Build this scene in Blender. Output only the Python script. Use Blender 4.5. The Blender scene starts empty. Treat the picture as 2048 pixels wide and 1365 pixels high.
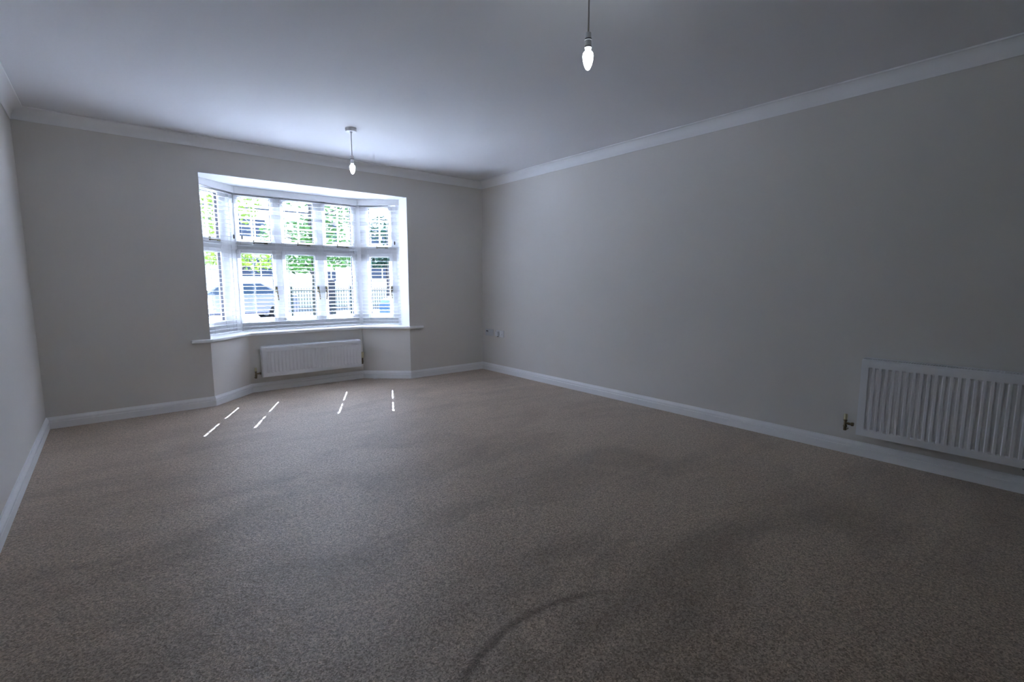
import bpy, bmesh, math, random
from mathutils import Vector, Matrix
random.seed(7)
sc = bpy.context.scene
COL = sc.collection
PI = math.pi

# ------------------------------------------------------------------ camera
CAM = Vector((-3.7473, -5.1352, 1.1431))
YAW, PITCH = -0.6913, -0.1217
cy, sy, cp, sp = math.cos(YAW), math.sin(YAW), math.cos(PITCH), math.sin(PITCH)
fw = Vector((-sy * cp, cy * cp, sp)); rt = Vector((cy, sy, 0)); up = rt.cross(fw)
cam_data = bpy.data.cameras.new('camera')
cam_data.sensor_width = 36.0
cam_data.lens = 966.66 / 2048 * 36.0
cam_data.clip_start = 0.02
cam = bpy.data.objects.new('camera', cam_data)
COL.objects.link(cam)
m = Matrix((rt, up, -fw)).transposed().to_4x4()
m.translation = CAM
cam.matrix_world = m
sc.camera = cam

# ------------------------------------------------------------------ sky, sun, exposure
SKY = 0.85
SUN = 28.0
SUN_AZ = (0.427, 0.904)          # horizontal direction towards the sun
SUN_TAN = 1.12                   # tangent of its height
world = bpy.data.worlds.new('sky')
sc.world = world
world.use_nodes = True
wn, wl = world.node_tree.nodes, world.node_tree.links
wn.clear()
wtc = wn.new('ShaderNodeTexCoord'); wsep = wn.new('ShaderNodeSeparateXYZ')
wr = wn.new('ShaderNodeValToRGB'); wb = wn.new('ShaderNodeBackground'); wo = wn.new('ShaderNodeOutputWorld')
wr.color_ramp.elements[0].position = 0.0; wr.color_ramp.elements[0].color = (0.68, 0.82, 1.06, 1)
wr.color_ramp.elements[1].position = 0.9; wr.color_ramp.elements[1].color = (0.46, 0.64, 1.0, 1)
wl.new(wtc.outputs['Generated'], wsep.inputs[0]); wl.new(wsep.outputs['Z'], wr.inputs[0])
wl.new(wr.outputs[0], wb.inputs[0]); wl.new(wb.outputs[0], wo.inputs[0])
wb.inputs[1].default_value = SKY
sun_data = bpy.data.lights.new('sun', 'SUN')
sun_data.energy = SUN
sun_data.angle = math.radians(0.4)
sun_data.color = (0.69, 0.80, 1.09)
sun = bpy.data.objects.new('sun', sun_data)
COL.objects.link(sun)
sun.rotation_euler = Vector((SUN_AZ[0], SUN_AZ[1], SUN_TAN)).to_track_quat('Z', 'Y').to_euler()
sun.location = (6, 12, 16)
vs = sc.view_settings
vs.view_transform = 'Standard'; vs.look = 'None'; vs.gamma = 1.0; vs.use_curve_mapping = False
vs.exposure = 2.64
sc.cycles.max_bounces = 14
sc.cycles.diffuse_bounces = 9
sc.cycles.transparent_max_bounces = 24
sc.cycles.use_denoising = True
sc.cycles.sample_clamp_indirect = 12.0
sc.cycles.caustics_reflective = False
sc.cycles.caustics_refractive = False

# ------------------------------------------------------------------ materials
def mat(name, col, rough=0.6, spec=0.3, metal=0.0, var=0.03, vscale=3.0, bump=0.0, bscale=200.0, emit=None, estr=0.0):
    ma = bpy.data.materials.new(name); ma.use_nodes = True
    nt = ma.node_tree; n, l = nt.nodes, nt.links
    b = n['Principled BSDF']
    b.inputs['Roughness'].default_value = rough
    b.inputs['Specular IOR Level'].default_value = spec
    b.inputs['Metallic'].default_value = metal
    tc = n.new('ShaderNodeTexCoord')
    nz = n.new('ShaderNodeTexNoise'); nz.inputs['Scale'].default_value = vscale; nz.inputs['Detail'].default_value = 4
    l.new(tc.outputs['Object'], nz.inputs['Vector'])
    r = n.new('ShaderNodeValToRGB')
    r.color_ramp.elements[0].position = 0.3; r.color_ramp.elements[1].position = 0.7
    r.color_ramp.elements[0].color = (*[c * (1 - var) for c in col], 1)
    r.color_ramp.elements[1].color = (*[min(1, c * (1 + var)) for c in col], 1)
    l.new(nz.outputs['Fac'], r.inputs[0]); l.new(r.outputs[0], b.inputs['Base Color'])
    if bump:
        n2 = n.new('ShaderNodeTexNoise'); n2.inputs['Scale'].default_value = bscale; n2.inputs['Detail'].default_value = 3
        bp = n.new('ShaderNodeBump'); bp.inputs['Strength'].default_value = bump; bp.inputs['Distance'].default_value = 0.002
        l.new(tc.outputs['Object'], n2.inputs['Vector']); l.new(n2.outputs['Fac'], bp.inputs['Height'])
        l.new(bp.outputs[0], b.inputs['Normal'])
    if emit:
        b.inputs['Emission Color'].default_value = (*emit, 1); b.inputs['Emission Strength'].default_value = estr
    return ma

M = {}
M['wall'] = mat('wall_paint', (0.73, 0.70, 0.655), 0.75, 0.2, var=0.012, vscale=1.5, bump=0.12, bscale=260)
M['ceiling'] = mat('ceiling_paint', (0.80, 0.80, 0.81), 0.85, 0.1, var=0.01, vscale=1.2, bump=0.08, bscale=200)
M['trim'] = mat('white_gloss_paint', (0.90, 0.90, 0.90), 0.35, 0.45, var=0.01)
M['coving'] = mat('coving_paint', (0.90, 0.90, 0.90), 0.7, 0.2, var=0.01)
M['upvc'] = mat('white_window_plastic', (0.84, 0.84, 0.84), 0.3, 0.45, var=0.01)
M['blind'] = mat('white_blind_slat', (0.84, 0.84, 0.84), 0.45, 0.3, var=0.01)
M['cord'] = mat('white_blind_cord', (0.8, 0.8, 0.8), 0.8, 0.1)
M['rad'] = mat('white_radiator_enamel', (0.80, 0.80, 0.81), 0.35, 0.4, var=0.01)
M['dark_steel'] = mat('dark_steel_with_slot_shade', (0.08, 0.08, 0.085), 0.6, 0.3)  # puts the radiator slot shade into the fin colour; also colours the acorns
M['dark'] = mat('dark_void', (0.03, 0.03, 0.03), 0.9, 0.1)
M['brass'] = mat('tarnished_brass', (0.16, 0.12, 0.07), 0.4, 0.5, metal=0.8, var=0.2, vscale=60)
M['handle'] = mat('aged_gold_handle', (0.20, 0.17, 0.10), 0.35, 0.5, metal=0.7, var=0.15, vscale=40)
M['cream'] = mat('yellowed_cream_plastic', (0.62, 0.56, 0.36), 0.5, 0.3, var=0.04, vscale=30)
M['white_plastic'] = mat('white_plastic', (0.80, 0.80, 0.81), 0.35, 0.4, var=0.01)
M['grey_plastic'] = mat('pale_grey_plastic', (0.62, 0.63, 0.64), 0.45, 0.3, var=0.01)
M['flex'] = mat('pale_flex_sheath', (0.52, 0.50, 0.47), 0.6, 0.2)
M['gasket'] = mat('dark_rubber_gasket', (0.05, 0.05, 0.06), 0.7, 0.2)
M['bulb'] = mat('lit_bulb_glass', (0.9, 0.95, 1.0), 0.2, 0.3, emit=(0.82, 0.92, 1.0), estr=8.0)
M['brick'] = mat('red_brown_brick', (0.30, 0.16, 0.10), 0.9, 0.1, var=0.25, vscale=8)
M['render'] = mat('cream_render', (0.55, 0.52, 0.46), 0.9, 0.1, var=0.06)
M['slate'] = mat('blue_grey_slate', (0.05, 0.07, 0.12), 0.7, 0.3, var=0.15, vscale=5)
M['darkglass'] = mat('dark_window_glass', (0.02, 0.035, 0.07), 0.15, 0.4)
M['asphalt'] = mat('grey_asphalt', (0.10, 0.10, 0.105), 0.9, 0.1, var=0.12, vscale=6)
M['paving'] = mat('pale_paving', (0.22, 0.215, 0.21), 0.9, 0.1, var=0.1, vscale=6)
M['grass'] = mat('garden_grass', (0.10, 0.20, 0.05), 0.9, 0.1, var=0.3, vscale=30)
M['iron'] = mat('black_painted_iron', (0.02, 0.025, 0.03), 0.5, 0.3)
M['bark'] = mat('grey_brown_bark', (0.05, 0.045, 0.05), 0.9, 0.1, var=0.3, vscale=12, bump=0.5, bscale=40)
M['leaf_yellow'] = mat('yellow_green_leaves', (0.14, 0.22, 0.02), 0.6, 0.2, var=0.45, vscale=3)
M['leaf_green'] = mat('mid_green_leaves', (0.055, 0.13, 0.03), 0.6, 0.2, var=0.5, vscale=3)
M['leaf_dark'] = mat('dark_green_leaves', (0.02, 0.06, 0.035), 0.6, 0.2, var=0.4, vscale=3)
M['silver_car'] = mat('silver_lilac_car_paint', (0.20, 0.19, 0.25), 0.35, 0.5, metal=0.3)
M['blue_car'] = mat('blue_car_paint', (0.04, 0.08, 0.22), 0.3, 0.5, metal=0.2)
M['tyre'] = mat('black_tyre', (0.015, 0.015, 0.018), 0.8, 0.2)
M['wood_post'] = mat('dark_stained_post', (0.035, 0.03, 0.05), 0.8, 0.1, var=0.2, vscale=10)

def glass_mat():
    ma = bpy.data.materials.new('clear_window_glass'); ma.use_nodes = True
    n, l = ma.node_tree.nodes, ma.node_tree.links
    n.clear()
    o = n.new('ShaderNodeOutputMaterial'); mx = n.new('ShaderNodeMixShader')
    t = n.new('ShaderNodeBsdfTransparent'); g = n.new('ShaderNodeBsdfGlossy'); f = n.new('ShaderNodeLayerWeight')
    t.inputs[0].default_value = (0.97, 0.985, 0.98, 1); g.inputs['Roughness'].default_value = 0.0
    f.inputs['Blend'].default_value = 0.5
    pw = n.new('ShaderNodeMath'); pw.operation = 'POWER'; pw.inputs[1].default_value = 5.0; l.new(f.outputs['Facing'], pw.inputs[0])
    ad = n.new('ShaderNodeMath'); ad.operation = 'MULTIPLY_ADD'; ad.inputs[1].default_value = 0.92; ad.inputs[2].default_value = 0.04
    l.new(pw.outputs[0], ad.inputs[0]); l.new(ad.outputs[0], mx.inputs[0]); l.new(t.outputs[0], mx.inputs[1]); l.new(g.outputs[0], mx.inputs[2])
    l.new(mx.outputs[0], o.inputs[0])
    return ma
M['glass'] = glass_mat()

def carpet_mat():
    ma = bpy.data.materials.new('beige_twist_pile_carpet'); ma.use_nodes = True
    nt = ma.node_tree; n, l = nt.nodes, nt.links
    b = n['Principled BSDF']
    b.inputs['Roughness'].default_value = 0.5; b.inputs['Specular IOR Level'].default_value = 1.0
    b.inputs['Sheen Tint'].default_value = (1.0, 0.88, 0.76, 1); b.inputs['Specular Tint'].default_value = (1.0, 0.92, 0.82, 1)
    b.inputs['Sheen Weight'].default_value = 0.6; b.inputs['Sheen Roughness'].default_value = 0.35
    tc = n.new('ShaderNodeTexCoord')
    def noise(scale, detail=4, rough=0.6, dist=0.0, vec=None):
        z = n.new('ShaderNodeTexNoise'); z.inputs['Scale'].default_value = scale; z.inputs['Detail'].default_value = detail
        z.inputs['Roughness'].default_value = rough; z.inputs['Distortion'].default_value = dist
        l.new(vec or tc.outputs['Object'], z.inputs['Vector']); return z
    def ramp(src, p0, c0, p1, c1):
        r = n.new('ShaderNodeValToRGB'); r.color_ramp.elements[0].position = p0; r.color_ramp.elements[1].position = p1
        r.color_ramp.elements[0].color = (*c0, 1); r.color_ramp.elements[1].color = (*c1, 1); l.new(src, r.inputs[0]); return r
    def mul(a, bb, fac=1.0):
        x = n.new('ShaderNodeMix'); x.data_type = 'RGBA'; x.blend_type = 'MULTIPLY'; x.inputs[0].default_value = fac
        l.new(a, x.inputs[6]); l.new(bb, x.inputs[7]); return x.outputs[2]
    def math_(op, a, bv):
        x = n.new('ShaderNodeMath'); x.operation = op
        for i, q in enumerate((a, bv)):
            if isinstance(q, (int, float)): x.inputs[i].default_value = q
            else: l.new(q, x.inputs[i])
        return x.outputs[0]
    # yarn tufts: fine specks of lighter and darker beige
    vor = n.new('ShaderNodeTexVoronoi'); vor.inputs['Scale'].default_value = 230; l.new(tc.outputs['Object'], vor.inputs['Vector'])
    sepc = n.new('ShaderNodeSeparateColor'); l.new(vor.outputs['Color'], sepc.inputs[0])
    tuft = ramp(sepc.outputs[0], 0.0, (0.17, 0.115, 0.078), 1.0, (0.63, 0.49, 0.375))
    clump = ramp(noise(75, 3).outputs['Fac'], 0.32, (0.74, 0.73, 0.72), 0.68, (1.2, 1.2, 1.2))
    c = mul(tuft.outputs[0], clump.outputs[0])
    # brushed pile: broad soft patches where the nap lies the other way
    mp = n.new('ShaderNodeMapping'); mp.inputs['Rotation'].default_value = (0, 0, 0.55); mp.inputs['Scale'].default_value = (0.7, 1.6, 1)
    l.new(tc.outputs['Object'], mp.inputs['Vector'])
    nap = ramp(noise(1.5, 5, 0.62, 0.7, mp.outputs[0]).outputs['Fac'], 0.36, (0.72, 0.70, 0.69), 0.56, (1.06, 1.06, 1.06))
    c = mul(c, nap.outputs[0])
    # dark worn arc pressed into the pile near the camera
    cen = n.new('ShaderNodeVectorMath'); cen.operation = 'SUBTRACT'; cen.inputs[1].default_value = (-2.735, -4.58, 0)
    l.new(tc.outputs['Object'], cen.inputs[0])
    wob = noise(26, 3)
    ln = n.new('ShaderNodeVectorMath'); ln.operation = 'LENGTH'; l.new(cen.outputs[0], ln.inputs[0])
    d = math_('ABSOLUTE', math_('ADD', math_('SUBTRACT', ln.outputs['Value'], 0.598), math_('MULTIPLY', math_('SUBTRACT', wob.outputs['Fac'], 0.5), 0.022)), 0)
    sx = n.new('ShaderNodeSeparateXYZ'); l.new(cen.outputs[0], sx.inputs[0])
    # arc strength fades towards its right-hand end
    fade = ramp(math_('DIVIDE', sx.outputs[0], ln.outputs['Value']), 0.0, (1, 1, 1), 1.0, (0, 0, 0))
    fade.color_ramp.elements[0].position = 0.30; fade.color_ramp.elements[1].position = 0.72
    onoff = ramp(sx.outputs[1], 0.30, (0, 0, 0), 0.42, (1, 1, 1))
    arc = ramp(d, 0.006, (1, 1, 1), 0.022, (0, 0, 0))
    a = mul(mul(arc.outputs[0], fade.outputs[0]), onoff.outputs[0])
    inv = n.new('ShaderNodeMix'); inv.data_type = 'RGBA'
    inv.inputs[6].default_value = (1, 1, 1, 1); inv.inputs[7].default_value = (0.52, 0.48, 0.46, 1)
    bw = n.new('ShaderNodeRGBToBW'); l.new(a, bw.inputs[0]); l.new(bw.outputs[0], inv.inputs[0])
    c = mul(c, inv.outputs[2])
    l.new(c, b.inputs['Base Color'])
    bp = n.new('ShaderNodeBump'); bp.inputs['Strength'].default_value = 0.8; bp.inputs['Distance'].default_value = 0.006
    hsum = math_('ADD', math_('MULTIPLY', sepc.outputs[1], 0.5), math_('MULTIPLY', noise(60, 3).outputs['Fac'], 0.8))
    l.new(hsum, bp.inputs['Height']); l.new(bp.outputs[0], b.inputs['Normal'])
    return ma
M['carpet'] = carpet_mat()

# ------------------------------------------------------------------ mesh helpers
class MB:
    def __init__(s): s.v = []; s.f = []
    def add(s, vs_, fs_):
        o = len(s.v); s.v += [tuple(p) for p in vs_]; s.f += [tuple(i + o for i in f) for f in fs_]; return s
    def box(s, x0, x1, y0, y1, z0, z1):
        return s.add([(x0, y0, z0), (x1, y0, z0), (x1, y1, z0), (x0, y1, z0), (x0, y0, z1), (x1, y0, z1), (x1, y1, z1), (x0, y1, z1)],
                     [(3, 2, 1, 0), (4, 5, 6, 7), (0, 1, 5, 4), (1, 2, 6, 5), (2, 3, 7, 6), (3, 0, 4, 7)])
    def prism(s, poly, z0, z1):                       # poly counter-clockwise in x, y
        n = len(poly)
        vs_ = [(x, y, z0) for x, y in poly] + [(x, y, z1) for x, y in poly]
        return s.add(vs_, [tuple(range(n - 1, -1, -1)), tuple(range(n, 2 * n))] + [(i, (i + 1) % n, n + (i + 1) % n, n + i) for i in range(n)])
    def lathe(s, prof, c=(0, 0, 0), seg=20, axis='z'):  # prof: (radius, height)
        vs_ = []
        for r, h in prof:
            for k in range(seg):
                a = 2 * PI * k / seg; p = (r * math.cos(a), r * math.sin(a), h)
                if axis == 'x': p = (p[2], p[0], p[1])
                if axis == 'y': p = (p[1], p[2], p[0])
                vs_.append((p[0] + c[0], p[1] + c[1], p[2] + c[2]))
        fs_ = [(i * seg + k, i * seg + (k + 1) % seg, (i + 1) * seg + (k + 1) % seg, (i + 1) * seg + k) for i in range(len(prof) - 1) for k in range(seg)]
        fs_ += [tuple(range(seg - 1, -1, -1)), tuple((len(prof) - 1) * seg + k for k in range(seg))]
        return s.add(vs_, fs_)
    def tube(s, pts, r, seg=8):
        pts = [Vector(p) for p in pts]; rs = r if isinstance(r, (list, tuple)) else [r] * len(pts)
        vs_ = []
        for i, p in enumerate(pts):
            t = (pts[min(i + 1, len(pts) - 1)] - pts[max(i - 1, 0)]).normalized()
            a = t.cross(Vector((0, 0, 1)) if abs(t.z) < 0.9 else Vector((1, 0, 0))).normalized(); bq = t.cross(a)
            for k in range(seg):
                an = 2 * PI * k / seg; vs_.append(p + (a * math.cos(an) + bq * math.sin(an)) * rs[i])
        fs_ = [(i * seg + k, i * seg + (k + 1) % seg, (i + 1) * seg + (k + 1) % seg, (i + 1) * seg + k) for i in range(len(pts) - 1) for k in range(seg)]
        fs_ += [tuple(range(seg - 1, -1, -1)), tuple((len(pts) - 1) * seg + k for k in range(seg))]
        return s.add(vs_, fs_)
    def mesh(s, name, ma, smooth=False, bevel=0.0, bseg=2):
        me = bpy.data.meshes.new(name); me.from_pydata(s.v, [], s.f); me.validate()
        bm = bmesh.new(); bm.from_mesh(me)
        bmesh.ops.recalc_face_normals(bm, faces=bm.faces)
        if bevel:
            ed = [e for e in bm.edges if len(e.link_faces) == 2 and e.calc_face_angle(0) > 0.5]
            bmesh.ops.bevel(bm, geom=ed, offset=bevel, segments=bseg, profile=0.5, affect='EDGES', clamp_overlap=True)
        if smooth:
            for f in bm.faces: f.smooth = True
            for e in bm.edges:
                if len(e.link_faces) == 2 and e.calc_face_angle(0) > 0.7: e.smooth = False
        bm.to_mesh(me); bm.free()
        me.materials.append(ma if not isinstance(ma, str) else M[ma])
        return me
    def build(s, name, ma, parent=None, smooth=False, bevel=0.0, bseg=2):
        o = bpy.data.objects.new(name, s.mesh(name, ma, smooth, bevel, bseg)); COL.objects.link(o)
        if parent: o.parent = parent
        return o

def link_mesh(name, me, parent=None, loc=(0, 0, 0)):
    o = bpy.data.objects.new(name, me); COL.objects.link(o); o.location = loc
    if parent: o.parent = parent
    return o
def thing(name, label, cat, loc=(0, 0, 0), rz=0.0, group=None):
    o = bpy.data.objects.new(name, None); COL.objects.link(o); o.location = loc; o.rotation_euler = (0, 0, rz)
    o.empty_display_size = 0.1
    o['label'] = label; o['category'] = cat
    if group: o['group'] = group
    return o
def struct(o, label=None, cat=None):
    o['kind'] = 'structure'
    if label: o['label'] = label
    if cat: o['category'] = cat
    return o

# ------------------------------------------------------------------ room geometry
W, L, H = 4.209, 8.4, 2.40
LOW = [(-1.06, 0.0), (-1.485, 0.385), (-2.69, 0.385), (-3.075, 0.0)]      # bay wall under the sill
WIN = [(-1.06, 0.188), (-1.43, 0.52), (-2.71, 0.52), (-3.075, 0.188)]     # line of the blind fronts
ROOM = [(0, -L), (0, 0)] + LOW + [(-W, 0), (-W, -L)]
SILL = 0.625
def offset_path(path, d, closed=True):
    """points of a counter-clockwise path moved d to its left (into the room), mitred"""
    out = []; n = len(path)
    for i in range(n):
        p = Vector(path[i])
        a = Vector(path[i - 1]) if (closed or i > 0) else None
        c = Vector(path[(i + 1) % n]) if (closed or i < n - 1) else None
        ns = []
        if a is not None: t = (p - a).normalized(); ns.append(Vector((-t.y, t.x)))
        if c is not None: t = (c - p).normalized(); ns.append(Vector((-t.y, t.x)))
        mt = ns[0] if len(ns) == 1 else (ns[0] + ns[1]) / (1 + ns[0].dot(ns[1]))
        out.append(p + mt * d)
    return out
def sweep(path, i0, i1, prof, name, ma, label, smooth=False):
    mb = MB(); k = len(prof); idx = [i % len(path) for i in range(i0, i1 + 1)]
    offs = [offset_path(path, d) for d, z in prof]
    vs_ = [(offs[j][i].x, offs[j][i].y, prof[j][1]) for i in idx for j in range(k)]
    fs_ = [(a * k + j, a * k + (j + 1) % k, (a + 1) * k + (j + 1) % k, (a + 1) * k + j) for a in range(len(idx) - 1) for j in range(k)]
    fs_ += [tuple(range(k)), tuple((len(idx) - 1) * k + j for j in range(k))[::-1]]
    mb.add(vs_, fs_)
    return struct(mb.build(name, ma, smooth=smooth), label)

# floor, ceiling, walls
mb = MB().prism([(p.x, p.y) for p in offset_path(ROOM, -0.05)], -0.12, 0.0)
struct(mb.build('floor', 'carpet'), 'beige twist pile carpet floor with a dark worn arc')
struct(MB().box(-W - .1, .1, -L - .1, .2, H, H + .15).build('ceiling', 'ceiling'), 'plain white painted ceiling')
struct(MB().box(-W - .15, -W, -L - .1, .1, -.1, H).build('wall_left', 'wall'), 'plain greige painted wall on the left')
struct(MB().box(0, .15, -L - .1, .1, -.1, H).build('wall_right', 'wall'), 'long greige painted wall on the right')
struct(MB().box(-W, 0, -L - .15, -L, -.1, H).build('wall_near', 'wall'), 'greige wall behind the viewpoint')
mb = MB().box(-W - .1, -3.075, 0, .31, -.1, H).box(-1.06, .1, 0, .31, -.1, H).box(-3.075, -1.06, 0, .25, 2.102, H)
struct(mb.build('wall_far', 'wall'), 'greige wall with the opening of the bay window')
outer = offset_path([(-1.06, -.4)] + LOW + [(-3.075, -.4)], -0.27)[1:-1]
LO = [Vector(p) for p in LOW]
mb = MB()
for i in range(3):
    mb.prism([tuple(LO[i]), tuple(outer[i]), tuple(outer[i + 1]), tuple(LO[i + 1])], -.1, SILL - .03)
struct(mb.build('wall_bay', 'wall'), 'low greige bay wall under the window sill')
W_OUT = offset_path([(-1.06, -.4)] + WIN + [(-3.075, -.4)], -0.14)[1:-1]
soff = [(-1.06, 0.02), (-1.06, W_OUT[0].y)] + [tuple(p) for p in W_OUT[1:3]] + [(-3.075, W_OUT[3].y), (-3.075, 0.02)]
struct(MB().prism(soff, 2.102, 2.16).build('ceiling_bay', 'ceiling'), 'white plaster soffit over the bay window')
# white reveal lining of the opening
struct(MB().box(-1.062, -1.058, .002, .30, SILL, 2.102).build('trim_1', 'ceiling'), 'white painted reveal on the right side of the bay opening')
struct(MB().box(-3.077, -3.073, .002, .30, SILL, 2.102).build('trim_2', 'ceiling'), 'white painted reveal on the left side of the bay opening')
struct(MB().box(-3.073, -1.062, .002, .26, 2.099, 2.103).build('trim_3', 'ceiling'), 'white painted head lining of the bay opening')

# skirting
SK = [(0, 0), (.018, 0), (.019, .050), (.0175, .0535), (.010, .0545), (.010, .0590), (.0165, .0605), (.0165, .070), (.013, .079), (.009, .086), (.008, .0925), (0, .0925)]
sweep(ROOM, 0, 1, SK, 'baseboard_right', 'trim', 'white moulded skirting along the right wall')
sweep(ROOM, 1, 2, SK, 'baseboard_far', 'trim', 'white moulded skirting right of the bay')
sweep(ROOM, 2, 5, SK, 'baseboard_bay', 'trim', 'white moulded skirting around the bay')
sweep(ROOM, 5, 6, SK, 'baseboard_far_left', 'trim', 'white moulded skirting left of the bay')
sweep(ROOM, 6, 7, SK, 'baseboard_left', 'trim', 'white moulded skirting along the left wall')
sweep(ROOM, 7, 8, SK, 'baseboard_near', 'trim', 'white moulded skirting behind the viewpoint')
# coving
BOX = [(0, -L), (0, 0), (-W, 0), (-W, -L)]
cw, cd = .078, .086
CV = [(0, H), (0, H - cd), (.004, H - cd), (.006, H - cd + .006)]
for k in range(1, 8):
    a = PI / 2 * k / 8
    CV.append((.006 + (cw - .014) * (1 - math.cos(a)), H - cd + .006 + (cd - .014) * math.sin(a)))
CV += [(cw - .008, H - .0095), (cw, H - .0085), (cw, H)]
for i, (nm, lb) in enumerate((('trim_4', 'white concave coving along the right wall'), ('trim_5', 'white concave coving along the window wall'),
                              ('trim_6', 'white concave coving along the left wall'), ('trim_7', 'white concave coving behind the viewpoint'))):
    sweep(BOX, i, i + 1, CV, nm, 'coving', lb, smooth=True)

# window sill board
fr = offset_path([(-.2, 0.0)] + LOW + [(-4.0, 0.0)], 0.035, closed=False)[1:-1]
fy = -.035
pol = [(-.889, fy), (-.889, -.001), (-1.061, -.001), (-1.061, .29)] + [tuple(p) for p in offset_path([(-1.06, -.4)] + WIN + [(-3.075, -.4)], -0.10)[2:-2]] + \
      [(-3.074, .29), (-3.074, -.001), (-3.226, -.001), (-3.226, fy)] + [(fr[3].x, fy)] + [tuple(fr[2]), tuple(fr[1])] + [(fr[0].x, fy)]
o = MB().prism(pol, SILL - .031, SILL).build('window_sill', 'trim', bevel=.009, bseg=3, smooth=True)
struct(o, 'white bullnosed window board running round the bay')

# ------------------------------------------------------------------ windows
def frame_ring(mb, u0, u1, z0, z1, w, d0, d1, wb=None):
    wb = wb or w
    mb.box(u0, u0 + w, d0, d1, z0, z1); mb.box(u1 - w, u1, d0, d1, z0, z1)
    mb.box(u0 + w, u1 - w, d0, d1, z1 - w, z1); mb.box(u0 + w, u1 - w, d0, d1, z0, z0 + wb)
FD0, FD1 = .070, .135
def make_window(name, label, origin, rz, u_end0, u_end1, bays, handles):
    root = bpy.data.objects.new(name, None); COL.objects.link(root)
    root.location = (origin[0], origin[1], 0); root.rotation_euler = (0, 0, rz); struct(root, label)
    mb = MB(); zb, zt = SILL + .002, 2.102
    mb.box(u_end0, bays[0][0] + .012, FD0, FD1, zb, zt); mb.box(bays[-1][1] - .012, u_end1, FD0, FD1, zb, zt)
    mb.box(bays[0][0] + .012, bays[-1][1] - .012, FD0, FD1, 2.034, zt); mb.box(bays[0][0] + .012, bays[-1][1] - .012, FD0, FD1, zb, .715)
    mb.build('frame', 'upvc', root, bevel=.004)
    for a, b in zip(bays[:-1], bays[1:]):
        MB().box(a[1] - .012, b[0] + .012, FD0 + .001, FD1 - .001, .715, 2.034).build('mullion', 'upvc', root, bevel=.004)
    for a in bays:
        MB().box(a[0] + .012, a[1] - .012, FD0 + .001, FD1 - .001, 1.467, 1.542).build('transom', 'upvc', root, bevel=.004)
    for (u0, u1), hs in zip(bays, handles):
        um = (u0 + u1) / 2
        for kind, z0, z1 in (('fanlight', 1.530, 2.046), ('casement', .703, 1.479)):
            mb = MB(); frame_ring(mb, u0, u1, z0, z1, .039, .057, .112, .046)
            c = mb.build(kind, 'upvc', root, bevel=.006, bseg=2)
            g = MB(); frame_ring(g, u0 + .036, u1 - .036, z0 + .043, z1 - .036, .004, .068, .100)
            g.build('gasket', 'gasket', c)
            MB().box(u0 + .036, u1 - .036, .088, .093, z0 + .042, z1 - .036).build('pane', 'glass', c)
            if kind == 'fanlight':
                zs = [z0 + .046 + (z1 - .039 - z0 - .046) * q for q in (1 / 3., 2 / 3.)]
                MB().box(um - .005, um + .005, .080, .101, z0 + .04, z1 - .035).build('glazing_bar', 'upvc', c)
                for z in zs: MB().box(u0 + .035, u1 - .035, .081, .100, z - .005, z + .005).build('glazing_bar', 'upvc', c)
                h = MB().box(um - .03, um + .10, .043, .052, z0 + .017, z0 + .029).box(um + .075, um + .11, .046, .058, z0 + .012, z0 + .034)
                h.box(um - .03, um - .018, .046, .058, z0 + .012, z0 + .05)
                h.build('stay', 'handle', c, bevel=.002)
            else:
                uh = u1 - .019 if hs > 0 else u0 + .019
                h = MB().box(uh - .011, uh + .011, .046, .058, 1.03, 1.10)
                h.tube([(uh, .046, 1.065), (uh, .030, 1.06), (uh + .006 * hs, .026, 1.0), (uh + .012 * hs, .028, .945)], [.007, .008, .007, .006], 8)
                h.build('handle', 'handle', c, smooth=True)
    return root
rzR = math.atan2(.188 - .52, -1.06 + 1.43); rzL = math.atan2(.52 - .188, -2.71 + 3.075)
LEN_S = math.hypot(.37, .332)
BAYS_C = [(-2.712 + 2.71 + .002, -2.331 + 2.71), (-2.274 + 2.71, -1.887 + 2.71), (-1.829 + 2.71, -1.453 + 2.71)]
make_window('window_1', 'narrow left side light of the bay window', (-3.075, .188), rzL, -.02, LEN_S + .02, [(.055, .372)], [-1])
make_window('window_2', 'wide middle window of the bay with three lights', (-2.71, .52), 0, -.03, 1.31, BAYS_C, [1, 1, -1])
make_window('window_3', 'narrow right side light of the bay window', (-1.43, .52), rzR, -.02, LEN_S + .02, [(.067, .385)], [1])

for i in (1, 2):                       # posts that close the two angles of the bay
    a = [offset_path([(-1.06, -.4)] + WIN + [(-3.075, -.4)], -q)[i + 1] for q in (.066, .150)]
    p0, p1 = a; s_ = 1 if i == 1 else -1
    q = [(p0.x - .022, p0.y), (p0.x + .018, p0.y - .017) if i == 1 else (p0.x + .022, p0.y), (p1.x + .028 * s_, p1.y - .024), (p1.x, p1.y), (p1.x - .030 * s_, p1.y)]
    if i == 2: q = [(p0.x + .022, p0.y), (p0.x - .018, p0.y - .017), (p1.x - .028, p1.y - .024), (p1.x, p1.y), (p1.x + .030, p1.y)][::-1]
    MB().prism(q, SILL, 2.104).build('trim_%d' % (7 + i), 'upvc')['kind'] = 'structure'

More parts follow.
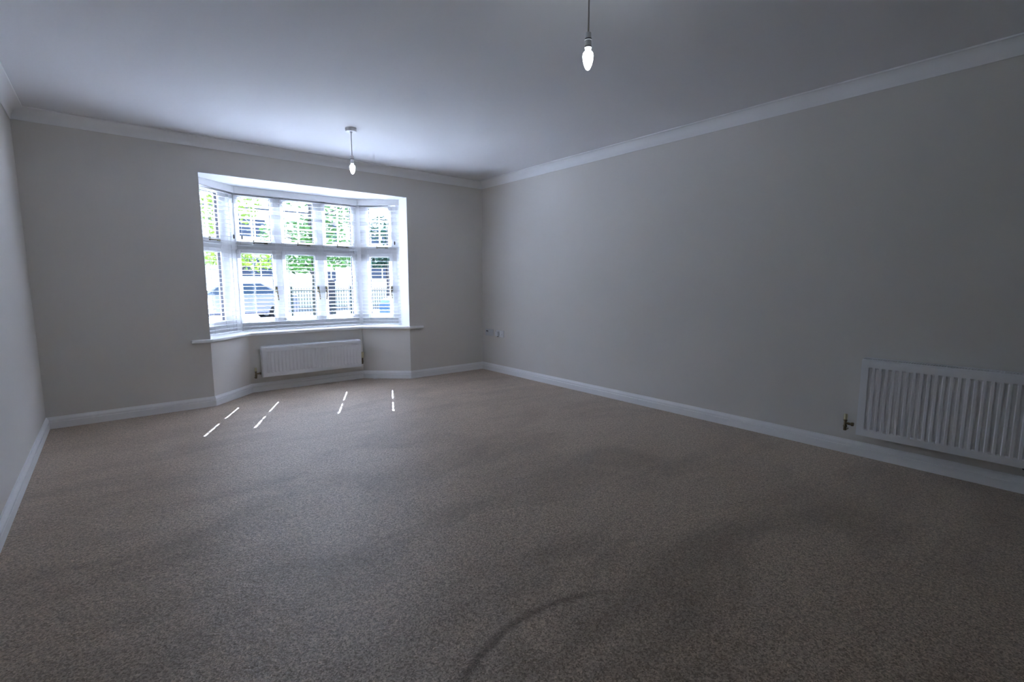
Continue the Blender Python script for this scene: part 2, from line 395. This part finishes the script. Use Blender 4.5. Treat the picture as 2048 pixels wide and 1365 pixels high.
# ------------------------------------------------------------------ venetian blinds
def slat_mesh(u0, u1, ladders, holes, name):
    """one thin crowned slat with rectangular cord slots, local origin at its middle depth"""
    hw, th = .025, .0028
    us = [u0, u1]
    for u in ladders: us += [u - .005, u + .005]
    us = sorted(us); ds = [-hw, -.009, .009, hw]
    mb = MB(); nu = len(us)
    hole = {us.index(u - .005) for u in ladders} if holes else set()
    def z(d): return .0012 * (1 - (d / hw) ** 2)
    for s in (0, 1):
        for u in us:
            for d in ds: mb.v.append((u, d, z(d) - (th if s == 0 else 0)))
    def V(s, i, j): return s * nu * 4 + i * 4 + j
    for i in range(nu - 1):
        for j in range(3):
            if j == 1 and i in hole:
                mb.f += [(V(0, i, 1), V(0, i + 1, 1), V(1, i + 1, 1), V(1, i, 1)), (V(0, i, 2), V(0, i + 1, 2), V(1, i + 1, 2), V(1, i, 2)),
                         (V(0, i, 1), V(0, i, 2), V(1, i, 2), V(1, i, 1)), (V(0, i + 1, 1), V(0, i + 1, 2), V(1, i + 1, 2), V(1, i + 1, 1))]
                continue
            mb.f += [(V(0, i, j), V(0, i + 1, j), V(0, i + 1, j + 1), V(0, i, j + 1)), (V(1, i, j), V(1, i + 1, j), V(1, i + 1, j + 1), V(1, i, j + 1))]
    for i in range(nu - 1):
        mb.f += [(V(0, i, 0), V(0, i + 1, 0), V(1, i + 1, 0), V(1, i, 0)), (V(0, i, 3), V(0, i + 1, 3), V(1, i + 1, 3), V(1, i, 3))]
    for j in range(3):
        mb.f += [(V(0, 0, j), V(0, 0, j + 1), V(1, 0, j + 1), V(1, 0, j)), (V(0, nu - 1, j), V(0, nu - 1, j + 1), V(1, nu - 1, j + 1), V(1, nu - 1, j))]
    return mb.mesh(name, 'blind', smooth=True)
PITCH_S, DC, TILT = .042, .036, math.radians(3.0)
def make_blind(label, origin, rz, length, mit0, mit1, ladders, wand_u, closed_ladders=()):
    root = thing('venetian_blind', label, 'blind', (origin[0], origin[1], SILL), rz, 'white venetian blinds in the bay')
    z0 = -SILL
    # valance with mitred ends
    MB().prism([(.0015, 0), (length - .0015, 0), (length - .0015 + .012 * mit1, .012), (.0015 - .012 * mit0, .012)], z0 + 2.036, z0 + 2.1005).build('valance', 'blind', root, bevel=.002)
    u0, u1 = .006, length - .006
    MB().box(u0, u1, .0145, .056, z0 + 2.058, z0 + 2.098).build('head_rail', 'blind', root)
    me_h = slat_mesh(u0, u1, ladders, True, 'slat'); me_p = slat_mesh(u0, u1, ladders, False, 'slat')
    z = 2.020; n = 0
    while z > SILL + .036:
        s = link_mesh('slat', me_h if z > .95 else me_p, root, (0, DC, z0 + z)); s.rotation_euler = (TILT, 0, 0)
        z -= PITCH_S; n += 1
    r = MB().box(u0, u1, DC - .025, DC + .025, .006, .020).build('bottom_rail', 'blind', root, bevel=.003)
    for u in tuple(ladders) + tuple(closed_ladders):
        mb = MB()
        for d in (DC - .0262, DC + .0262): mb.box(u - .0012, u + .0012, d - .0006, d + .0006, .012, z0 + 2.06)
        mb.build('ladder_cord', 'cord', root)
    mb = MB().tube([(wand_u, .007, z0 + 2.05), (wand_u, .006, z0 + 1.62)], .0013, 6)
    c = mb.build('pull_cord', 'cord', root)
    MB().lathe([(.002, 0), (.007, -.004), (.008, -.03), (.004, -.042)], (wand_u, .006, z0 + 1.62), 10).build('acorn', 'dark_steel', c, smooth=True)
    return root
tn = math.tan(abs(rzR) / 2)
make_blind('white venetian blind with open slats in the narrow left side of the bay', (-3.075, .188), rzL, LEN_S, 0, tn, [.12, .375], .46)
make_blind('wide white venetian blind with open slats across the middle of the bay', (-2.71, .52), 0, 1.28, tn, tn, [.150, .490, 1.155], .05, [.83])
make_blind('white venetian blind with open slats in the narrow right side of the bay', (-1.43, .52), rzR, LEN_S, tn, 0, [.338], .43, [.09])

# ------------------------------------------------------------------ radiators (local: u along the wall, d out from the wall, z up)
def rad_panel(length, h, d0, d1, pitch, ridge=.011, slope=.0035, deep=.006, mt=.042, mbm=.040, ms=.018):
    """pressed steel front: recessed flutes between raised ridges, plain borders"""
    n = max(1, int((length - 2 * ms) / pitch)); m0 = (length - n * pitch) / 2
    cols = [(0, 0)]
    for k in range(n):
        a = m0 + k * pitch; cols += [(a + ridge / 2, 0), (a + ridge / 2 + slope, 1), (a + pitch - ridge / 2 - slope, 1), (a + pitch - ridge / 2, 0)]
    cols.append((length, 0))
    rows = [(0, 0), (mbm, 0), (mbm + .008, 1), (h - mt - .008, 1), (h - mt, 0), (h, 0)]
    mb = MB(); nr = len(rows)
    for u, a in cols:
        for z, b in rows: mb.v.append((u, d1 - deep * a * b, z))
    nc = len(cols)
    for i in range(nc - 1):
        for j in range(nr - 1): mb.f.append((i * nr + j, (i + 1) * nr + j, (i + 1) * nr + j + 1, i * nr + j + 1))
    mb.add([(0, d1, 0), (length, d1, 0), (length, d1, h), (0, d1, h), (0, d1 - .015, 0), (length, d1 - .015, 0), (length, d1 - .015, h), (0, d1 - .015, h)],
           [(0, 1, 5, 4), (1, 2, 6, 5), (2, 3, 7, 6), (3, 0, 4, 7), (4, 5, 6, 7)])
    return mb
def make_radiator(label, loc, rz, length, h, d0, d1, pitch, **kw):
    root = thing('radiator', label, 'radiator', loc, rz)
    rad_panel(length, h, d0, d1, pitch, **kw).build('front_panel', 'rad', root, smooth=False)
    MB().box(.004, length - .004, d0, d0 + .008, .006, h - .006).build('back_panel', 'rad', root)
    for u in (-.0035, length + .0005):
        MB().box(u, u + .003, d0, d1 - .004, -.002, h + .001).build('side_cover', 'rad', root)
    # convector fins between the two panels
    mb = MB(); k = int(length / .03)
    for i in range(k): mb.box(.015 + i * .03, .0162 + i * .03, d0 + .009, d1 - .018, .03, h - .02)
    o = mb.build('convector_fins', 'dark_steel', root); o['kind'] = 'stuff'  # fins coloured dark to stand in for shade below the grille
    # top grille: rails and cross bars with dark slots between them
    mb = MB(); mb.box(0, length, d0, d0 + .007, h - .002, h + .013).box(0, length, d1 - .016, d1 - .008, h - .002, h + .008)
    mb.box(0, length, (d0 + d1) / 2 - .008, (d0 + d1) / 2 - .003, h - .001, h + .009)
    k = int(length / .0125)
    for i in range(k + 1): mb.box(i * length / k - .0025, i * length / k + .0025, d0 + .007, d1 - .016, h + .002, h + .009)
    mb.build('top_grille', 'rad', root)
    return root
def valve(root, u, side, d, zc, big):
    """side: +1 the radiator is on the +u side"""
    v = MB()
    v.lathe([(.009, -.052), (.0095, -.030), (.012, -.028), (.012, -.020), (.009, -.016), (.0085, .010), (.011, .012), (.011, .022)], (u, d, zc), 14)
    v.tube([(u, d, zc - .004), (u + side * .016, d, zc - .004)], .0075, 10)
    v.lathe([(.010, 0), (.013, .002), (.013, .014), (.009, .016), (.009, .034)], (u + side * .014 if side > 0 else u - .048, d, zc - .004), 6, 'x')
    v.tube([(u, d, zc - .045), (u, d - .012, zc - .052), (u, .004, zc - .052)], .0055, 8)
    o = v.build('valve', 'brass', root, smooth=True)
    c = MB()
    if big: c.lathe([(.013, .020), (.018, .024), (.0185, .078), (.016, .086), (.008, .088)], (u, d, zc), 18)
    else: c.lathe([(.0105, .020), (.0115, .022), (.011, .055), (.009, .058)], (u, d, zc), 14)
    c.build('valve_cap', 'cream', o, smooth=True)['label'] = 'yellowed cream plastic cap'
# wall radiator on the right: runs along -y from y=-4.215
r1 = make_radiator('long white ribbed panel radiator on the right wall with slotted top grille', (0, -4.218, .162), -PI / 2, 1.20, .487, .022, .098, .0335, deep=.009, slope=.005)
# local u -> -y, local d -> -x? rotate so that +d points into the room
r1.rotation_euler = (0, 0, PI / 2); r1.location = (0, -4.218 - 1.20, .162)
valve(r1, 1.20 + .072, -1, .066, .058, False)
r1b = r1
for u in (.25, .95): MB().box(u, u + .03, 0, .031, .05, .42).build('wall_bracket', 'rad', r1)
mb = MB().lathe([(.004, -.014), (.006, -.010), (.006, 0)], (.45, .066, -.001), 8); mb.build('bleed_plug', 'gasket', r1)
# bay radiator under the sill
r2 = make_radiator('short white ribbed panel radiator under the bay window sill', (-1.548, .385, .163), PI, 1.042, .306, .030, .104, .0365, deep=.0035, slope=.008)
valve(r2, -.028, 1, .070, .075, True)
valve(r2, 1.042 + .066, -1, .070, .045, False)
for u in (.2, .8): MB().box(u, u + .03, 0, .031, .05, .26).build('wall_bracket', 'rad', r2)

# ------------------------------------------------------------------ pendant lights
def pendant(label, x, y, e=0.0):
    root = thing('pendant_light', label, 'light', (x, y, H), 0, 'bare bulb pendant lights')
    MB().lathe([(.046, 0), (.047, -.004), (.045, -.020), (.040, -.026), (.012, -.028), (.008, -.036), (.004, -.038)], (0, 0, 0), 28).build('ceiling_rose', 'white_plastic', root, smooth=True)
    MB().tube([(0, 0, -.03), (0, 0, -.222 - e)], .0034, 8).build('flex', 'flex', root, smooth=True)
    h = MB().lathe([(.006, -.214), (.0125, -.218), (.0135, -.236), (.0135, -.240), (.0115, -.241), (.0115, -.244), (.0155, -.245), (.0155, -.247),
                    (.0135, -.248), (.0145, -.270), (.0115, -.271), (.0115, -.273), (.0150, -.274), (.0150, -.277), (.0135, -.278), (.0130, -.286), (.0130, -.293)], (0, 0, -e), 24).build('lamp_holder', 'white_plastic', root, smooth=True)
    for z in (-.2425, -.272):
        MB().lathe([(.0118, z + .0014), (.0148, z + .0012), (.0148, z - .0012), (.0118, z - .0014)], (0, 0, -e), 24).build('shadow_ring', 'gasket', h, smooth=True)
    MB().lathe([(.0125, -.290), (.0165, -.293), (.0205, -.299), (.0220, -.307), (.0216, -.316), (.0196, -.330), (.0160, -.343), (.0118, -.353), (.0070, -.361), (.002, -.364)], (0, 0, -e), 24).build('bulb', 'bulb', root, smooth=True)
    return root
pendant('lit bare candle bulb on a short white pendant hanging near the bay window', -2.112, -1.075)
pendant('lit bare candle bulb on a pendant hanging in the foreground near the viewpoint', -2.125, -3.675, .007)

# ------------------------------------------------------------------ wall sockets on the right wall
s1 = thing('media_socket', 'white double media wall plate nearest the far corner on the right wall', 'socket', (0, -.155, .495), PI / 2)
MB().box(-.080, .080, 0, .010, -.043, .043).build('plate', 'grey_plastic', s1, bevel=.004)
MB().lathe([(.008, 0), (.008, .008), (.005, .008)], (.045, .009, .017), 12, 'y').box(.022, .031, .0095, .0115, .004, .024).build('coax_port', 'gasket', s1)
MB().box(-.045, .005, .0095, .0125, -.022, .024).build('blank_module', 'grey_plastic', s1, bevel=.001)
s2 = thing('power_socket', 'white double power socket with a plug in it on the right wall', 'socket', (0, -.379, .495), PI / 2)
MB().box(-.073, .073, 0, .010, -.043, .043).build('plate', 'white_plastic', s2, bevel=.004)
for u in (-.05, .012): MB().box(u, u + .014, .0095, .0135, .012, .034).build('rocker_switch', 'white_plastic', s2, bevel=.001)
MB().box(-.047, -.037, .0095, .0105, -.006, .0).box(-.058, -.050, .0095, .0105, -.022, -.018).box(-.034, -.026, .0095, .0105, -.022, -.018).build('pin_holes', 'gasket', s2)
pl = thing('plug_adaptor', 'white plug standing proud in the left half of the power socket', 'plug', (-.010, -.345, .492), PI / 2)
MB().box(-.026, .026, 0, .032, -.030, .028).build('plug_body', 'white_plastic', pl, bevel=.006, bseg=3)
MB().box(-.020, -.006, .010, .024, -.036, -.030).build('plug_shadow', 'gasket', pl)  # dark block standing in for the shadow at the foot of the plug

# small white scrap at the foot of the bay skirting
mb = MB(); pts = [(-.038, .000, .003), (-.02, -.004, .0065), (.0, -.006, .010), (.02, -.005, .0125), (.038, -.001, .017)]
for (x, y, z) in pts: mb.v += [(x, y - .010, z * .55), (x, y + .010, z), (x, y + .010, z - .002), (x, y - .010, z * .55 - .0015)]
for i in range(4):
    for j in range(4): mb.f.append((i * 4 + j, i * 4 + (j + 1) % 4, (i + 1) * 4 + (j + 1) % 4, (i + 1) * 4 + j))
mb.f += [(0, 1, 2, 3), (16, 17, 18, 19)]
o = mb.build('paint_scrap', 'white_plastic', smooth=True); o.location = (-1.385, .243, .0); o.rotation_euler = (0, 0, -.73)
o['label'] = 'small curled white scrap on the carpet at the foot of the bay skirting'; o['category'] = 'scrap'

# ------------------------------------------------------------------ outside
GZ = -.30
struct(MB().box(-40, 60, .7, 80, GZ - .2, GZ).build('ground_outside', 'paving'), 'pale sunlit paving outside the window')
struct(MB().box(-40, 60, 13.0, 19.5, GZ, GZ + .015).build('road', 'asphalt'), 'pale road beyond the railings')
struct(MB().box(-8, 9, 8.6, 11.3, GZ, GZ + .03).build('lawn', 'grass'), 'strip of lawn before the railings')
# railings
rl = thing('railing', 'black iron railing of thin upright bars beyond the window', 'railing', (.9, 12.0, GZ))
bar = MB().tube([(0, 0, .05), (0, 0, 1.22)], .009, 6).mesh('bar', 'iron')
for k in range(44): link_mesh('bar', bar, rl, (.05 + k * .09, 0, 0))
for z in (.10, 1.14): MB().box(0, 4.0, -.015, .015, z, z + .035).build('rail', 'iron', rl)
for u in (0, 2.0, 4.0): MB().box(u - .025, u + .025, -.025, .025, 0, 1.32).build('post', 'iron', rl)
# timber post
po = MB().prism([(-.09, -.09), (.09, -.09), (.09, .09), (-.09, .09)], 0, 1.5).add([(-.09, -.09, 1.5), (.09, -.09, 1.5), (.09, .09, 1.5), (-.09, .09, 1.5), (0, 0, 1.58)], [(0, 1, 4), (1, 2, 4), (2, 3, 4), (3, 0, 4)]).build('gate_post', 'wood_post')
po.location = (2.06, 11.5, GZ); po['label'] = 'dark square timber post in front of the iron railing'; po['category'] = 'post'
# house opposite
hs = thing('house', 'pale rendered house with dark windows on the far side of the road', 'house', (7.0, 24.0, GZ))
MB().box(-7.5, 7.5, 0, 8, 0, 5.4).build('wall', 'render', hs)
MB().add([(-8, -.5, 5.3), (8, -.5, 5.3), (8, 8.5, 5.3), (-8, 8.5, 5.3), (-8, 4, 8.3), (8, 4, 8.3)], [(0, 1, 5, 4), (2, 3, 4, 5), (0, 4, 3), (1, 2, 5), (3, 2, 1, 0)]).build('roof', 'slate', hs)
MB().box(3, 4, 3.4, 4.4, 7.5, 9.2).build('chimney', 'brick', hs)
for (u, w, z0, z1) in ((-5.35, 2.0, 1.75, 2.75), (-5.3, 1.3, 3.85, 4.75), (-.85, .55, 1.5, 2.05), (-1.5, 1.4, 3.8, 4.9), (1.9, 1.5, 1.6, 2.6), (2.0, 1.3, 3.8, 4.8), (5.0, 1.4, 3.8, 4.8)):
    fr_ = MB(); fr_.box(u - .06, u + w + .06, -.05, .02, z0 - .06, z0).box(u - .06, u + w + .06, -.05, .02, z1, z1 + .06).box(u - .06, u, -.05, .02, z0, z1).box(u + w, u + w + .06, -.05, .02, z0, z1)
    fr_.box(u + w / 2 - .03, u + w / 2 + .03, -.05, .02, z0, z1)
    wo_ = fr_.build('window', 'upvc', hs)
    MB().box(u, u + w, -.015, .0, z0, z1).build('pane', 'darkglass', wo_)
d_ = MB().box(3.9, 4.9, -.04, .02, 0, 2.1).build('door', 'blue_car', hs); MB().lathe([(.03, -.06), (.03, 0)], (4.05, -.04, 1.0), 8, 'y').build('door_knob', 'handle', d_)
# cars
def car(name, label, x, y, rz, paint):
    root = thing(name, label, 'car', (x, y, GZ + .015), rz)
    prof = [(-2.0, .30), (-2.02, .62), (-1.85, .86), (-1.15, .95), (-.55, 1.38), (.75, 1.42), (1.45, 1.02), (1.95, .95), (2.0, .55), (1.95, .30)]
    mb = MB(); n = len(prof)
    for yy, ins in ((-.82, 0), (.82, 0)):
        for px, pz in prof: mb.v.append((px, yy * (1 - .16 * max(0, pz - .95) / .47), pz))
    mb.f += [tuple(range(n)), tuple(range(2 * n - 1, n - 1, -1))] + [(i, (i + 1) % n, n + (i + 1) % n, n + i) for i in range(n)]
    b = mb.build('body', paint, root, bevel=.06, bseg=3, smooth=True)
    for s in (-1, 1):
        mb = MB(); q = [(-1.0, .98), (-.52, 1.33), (.08, 1.36), (.08, .98)]; q2 = [(.14, .98), (.14, 1.36), (.72, 1.36), (1.25, 1.02)]
        for qq in (q, q2):
            vs_ = [(px, s * (.825 * (1 - .16 * max(0, pz - .95) / .47) + e), pz) for e in (-.02, .006) for px, pz in qq]
            mb.add(vs_, [(0, 1, 2, 3), (7, 6, 5, 4), (0, 1, 5, 4), (1, 2, 6, 5), (2, 3, 7, 6), (3, 0, 4, 7)])
        mb.build('side_window', 'darkglass', b)
        for wx in (-1.25, 1.25):
            w_ = MB().lathe([(.20, -.1), (.31, -.1), (.32, -.06), (.32, .06), (.31, .1), (.20, .1)], (wx, s * .76, .32), 20, 'y').build('wheel', 'tyre', root, smooth=True)
            MB().lathe([(.19, -.105), (.20, .105)], (wx, s * .76, .32), 14, 'y').build('hub', 'grey_plastic', w_)
    mb = MB().add([(-1.10, -.66, .975), (-1.10, .66, .975), (-.60, .60, 1.345), (-.60, -.60, 1.345), (-1.07, -.66, .96), (-1.07, .66, .96), (-.57, .60, 1.33), (-.57, -.60, 1.33)],
                  [(0, 1, 2, 3), (7, 6, 5, 4), (0, 1, 5, 4), (1, 2, 6, 5), (2, 3, 7, 6), (3, 0, 4, 7)])
    mb.build('windscreen', 'darkglass', b)
    return root
car('car', 'silver lilac car parked beyond the window at the left', -.35, 14.6, .05, 'silver_car')
car('car', 'blue car parked at the right behind the railing end', 5.6, 10.6, .25, 'blue_car')
# trees
def leaves(mb, c, rad, n, size, shell=.35):
    for _ in range(n):
        while True:
            p = Vector((random.uniform(-1, 1), random.uniform(-1, 1), random.uniform(-1, 1)))
            if shell < p.length < 1: break
        p = Vector((p.x * rad[0], p.y * rad[1], p.z * rad[2])) + Vector(c)
        a = Vector((random.gauss(0, 1), random.gauss(0, 1), random.gauss(0, .6))).normalized()
        b_ = a.cross(Vector((random.gauss(0, 1), random.gauss(0, 1), random.gauss(0, 1)))).normalized()
        s = size * random.uniform(.6, 1.3)
        mb.add([p - a * s, p + b_ * s * .45, p + a * s, p - b_ * s * .45], [(0, 1, 2, 3)])
def tree(name, label, loc, h, r, blobs, lm, size, cat='tree'):
    root = thing(name, label, cat, loc, 0)
    pts = [(0, 0, 0), (.03, .02, h * .3), (-.04, .03, h * .6), (.05, 0, h)]
    MB().tube(pts, [r, r * .8, r * .6, r * .2], 10).build('trunk', 'bark', root, smooth=True)
    for c, rad, n in blobs:
        st = Vector((0, 0, min(c[2] * .8, h * .7)))
        mid = st.lerp(Vector(c), .5) + Vector((random.uniform(-.1, .1), random.uniform(-.1, .1), .15))
        MB().tube([st, mid, c], [r * .4, r * .25, r * .08], 6).build('branch', 'bark', root, smooth=True)
        mb = MB(); leaves(mb, c, rad, n, size)
        o = mb.build('foliage', lm, root); o['kind'] = 'stuff'
    return root
tree('street_tree', 'leafy green tree with a dark trunk right of the middle of the view outside', (.74, 9.0, GZ), 5.2, .12,
     [((-.45, 0, 1.98), (.6, .6, .30), 330), ((.6, -.2, 2.10), (.5, .4, .26), 260), ((-.7, 0, 2.65), (.75, .7, .45), 300), ((.3, .2, 2.9), (.7, .7, .6), 420), ((-.2, .2, 4.2), (.8, .9, .7), 360), ((.95, 0, 3.6), (.6, .7, .6), 260), ((1.15, .1, 2.35), (.5, .5, .3), 160)], 'leaf_green', .085)
tree('garden_tree', 'yellow green young tree close outside the left of the bay', (-1.55, 7.0, GZ), 4.2, .06,
     [((.38, 0, 1.95), (.40, .4, .27), 260), ((-.45, .1, 2.02), (.45, .4, .22), 240), ((-.55, 0, 2.85), (.4, .4, .5), 260), ((.1, .1, 3.1), (.5, .5, .5), 240), ((-.3, 0, 3.5), (.5, .5, .5), 200)], 'leaf_yellow', .065)
tree('conifer', 'dark green bushy tree at the right beyond the blue car', (6.4, 16.2, GZ), 4.2, .15,
     [((-.6, 0, 2.5), (.9, .6, .45), 900), ((.6, 0, 2.6), (.9, .7, .6), 800), ((.2, .2, 3.9), (1.0, .8, .8), 420)], 'leaf_dark', .11)
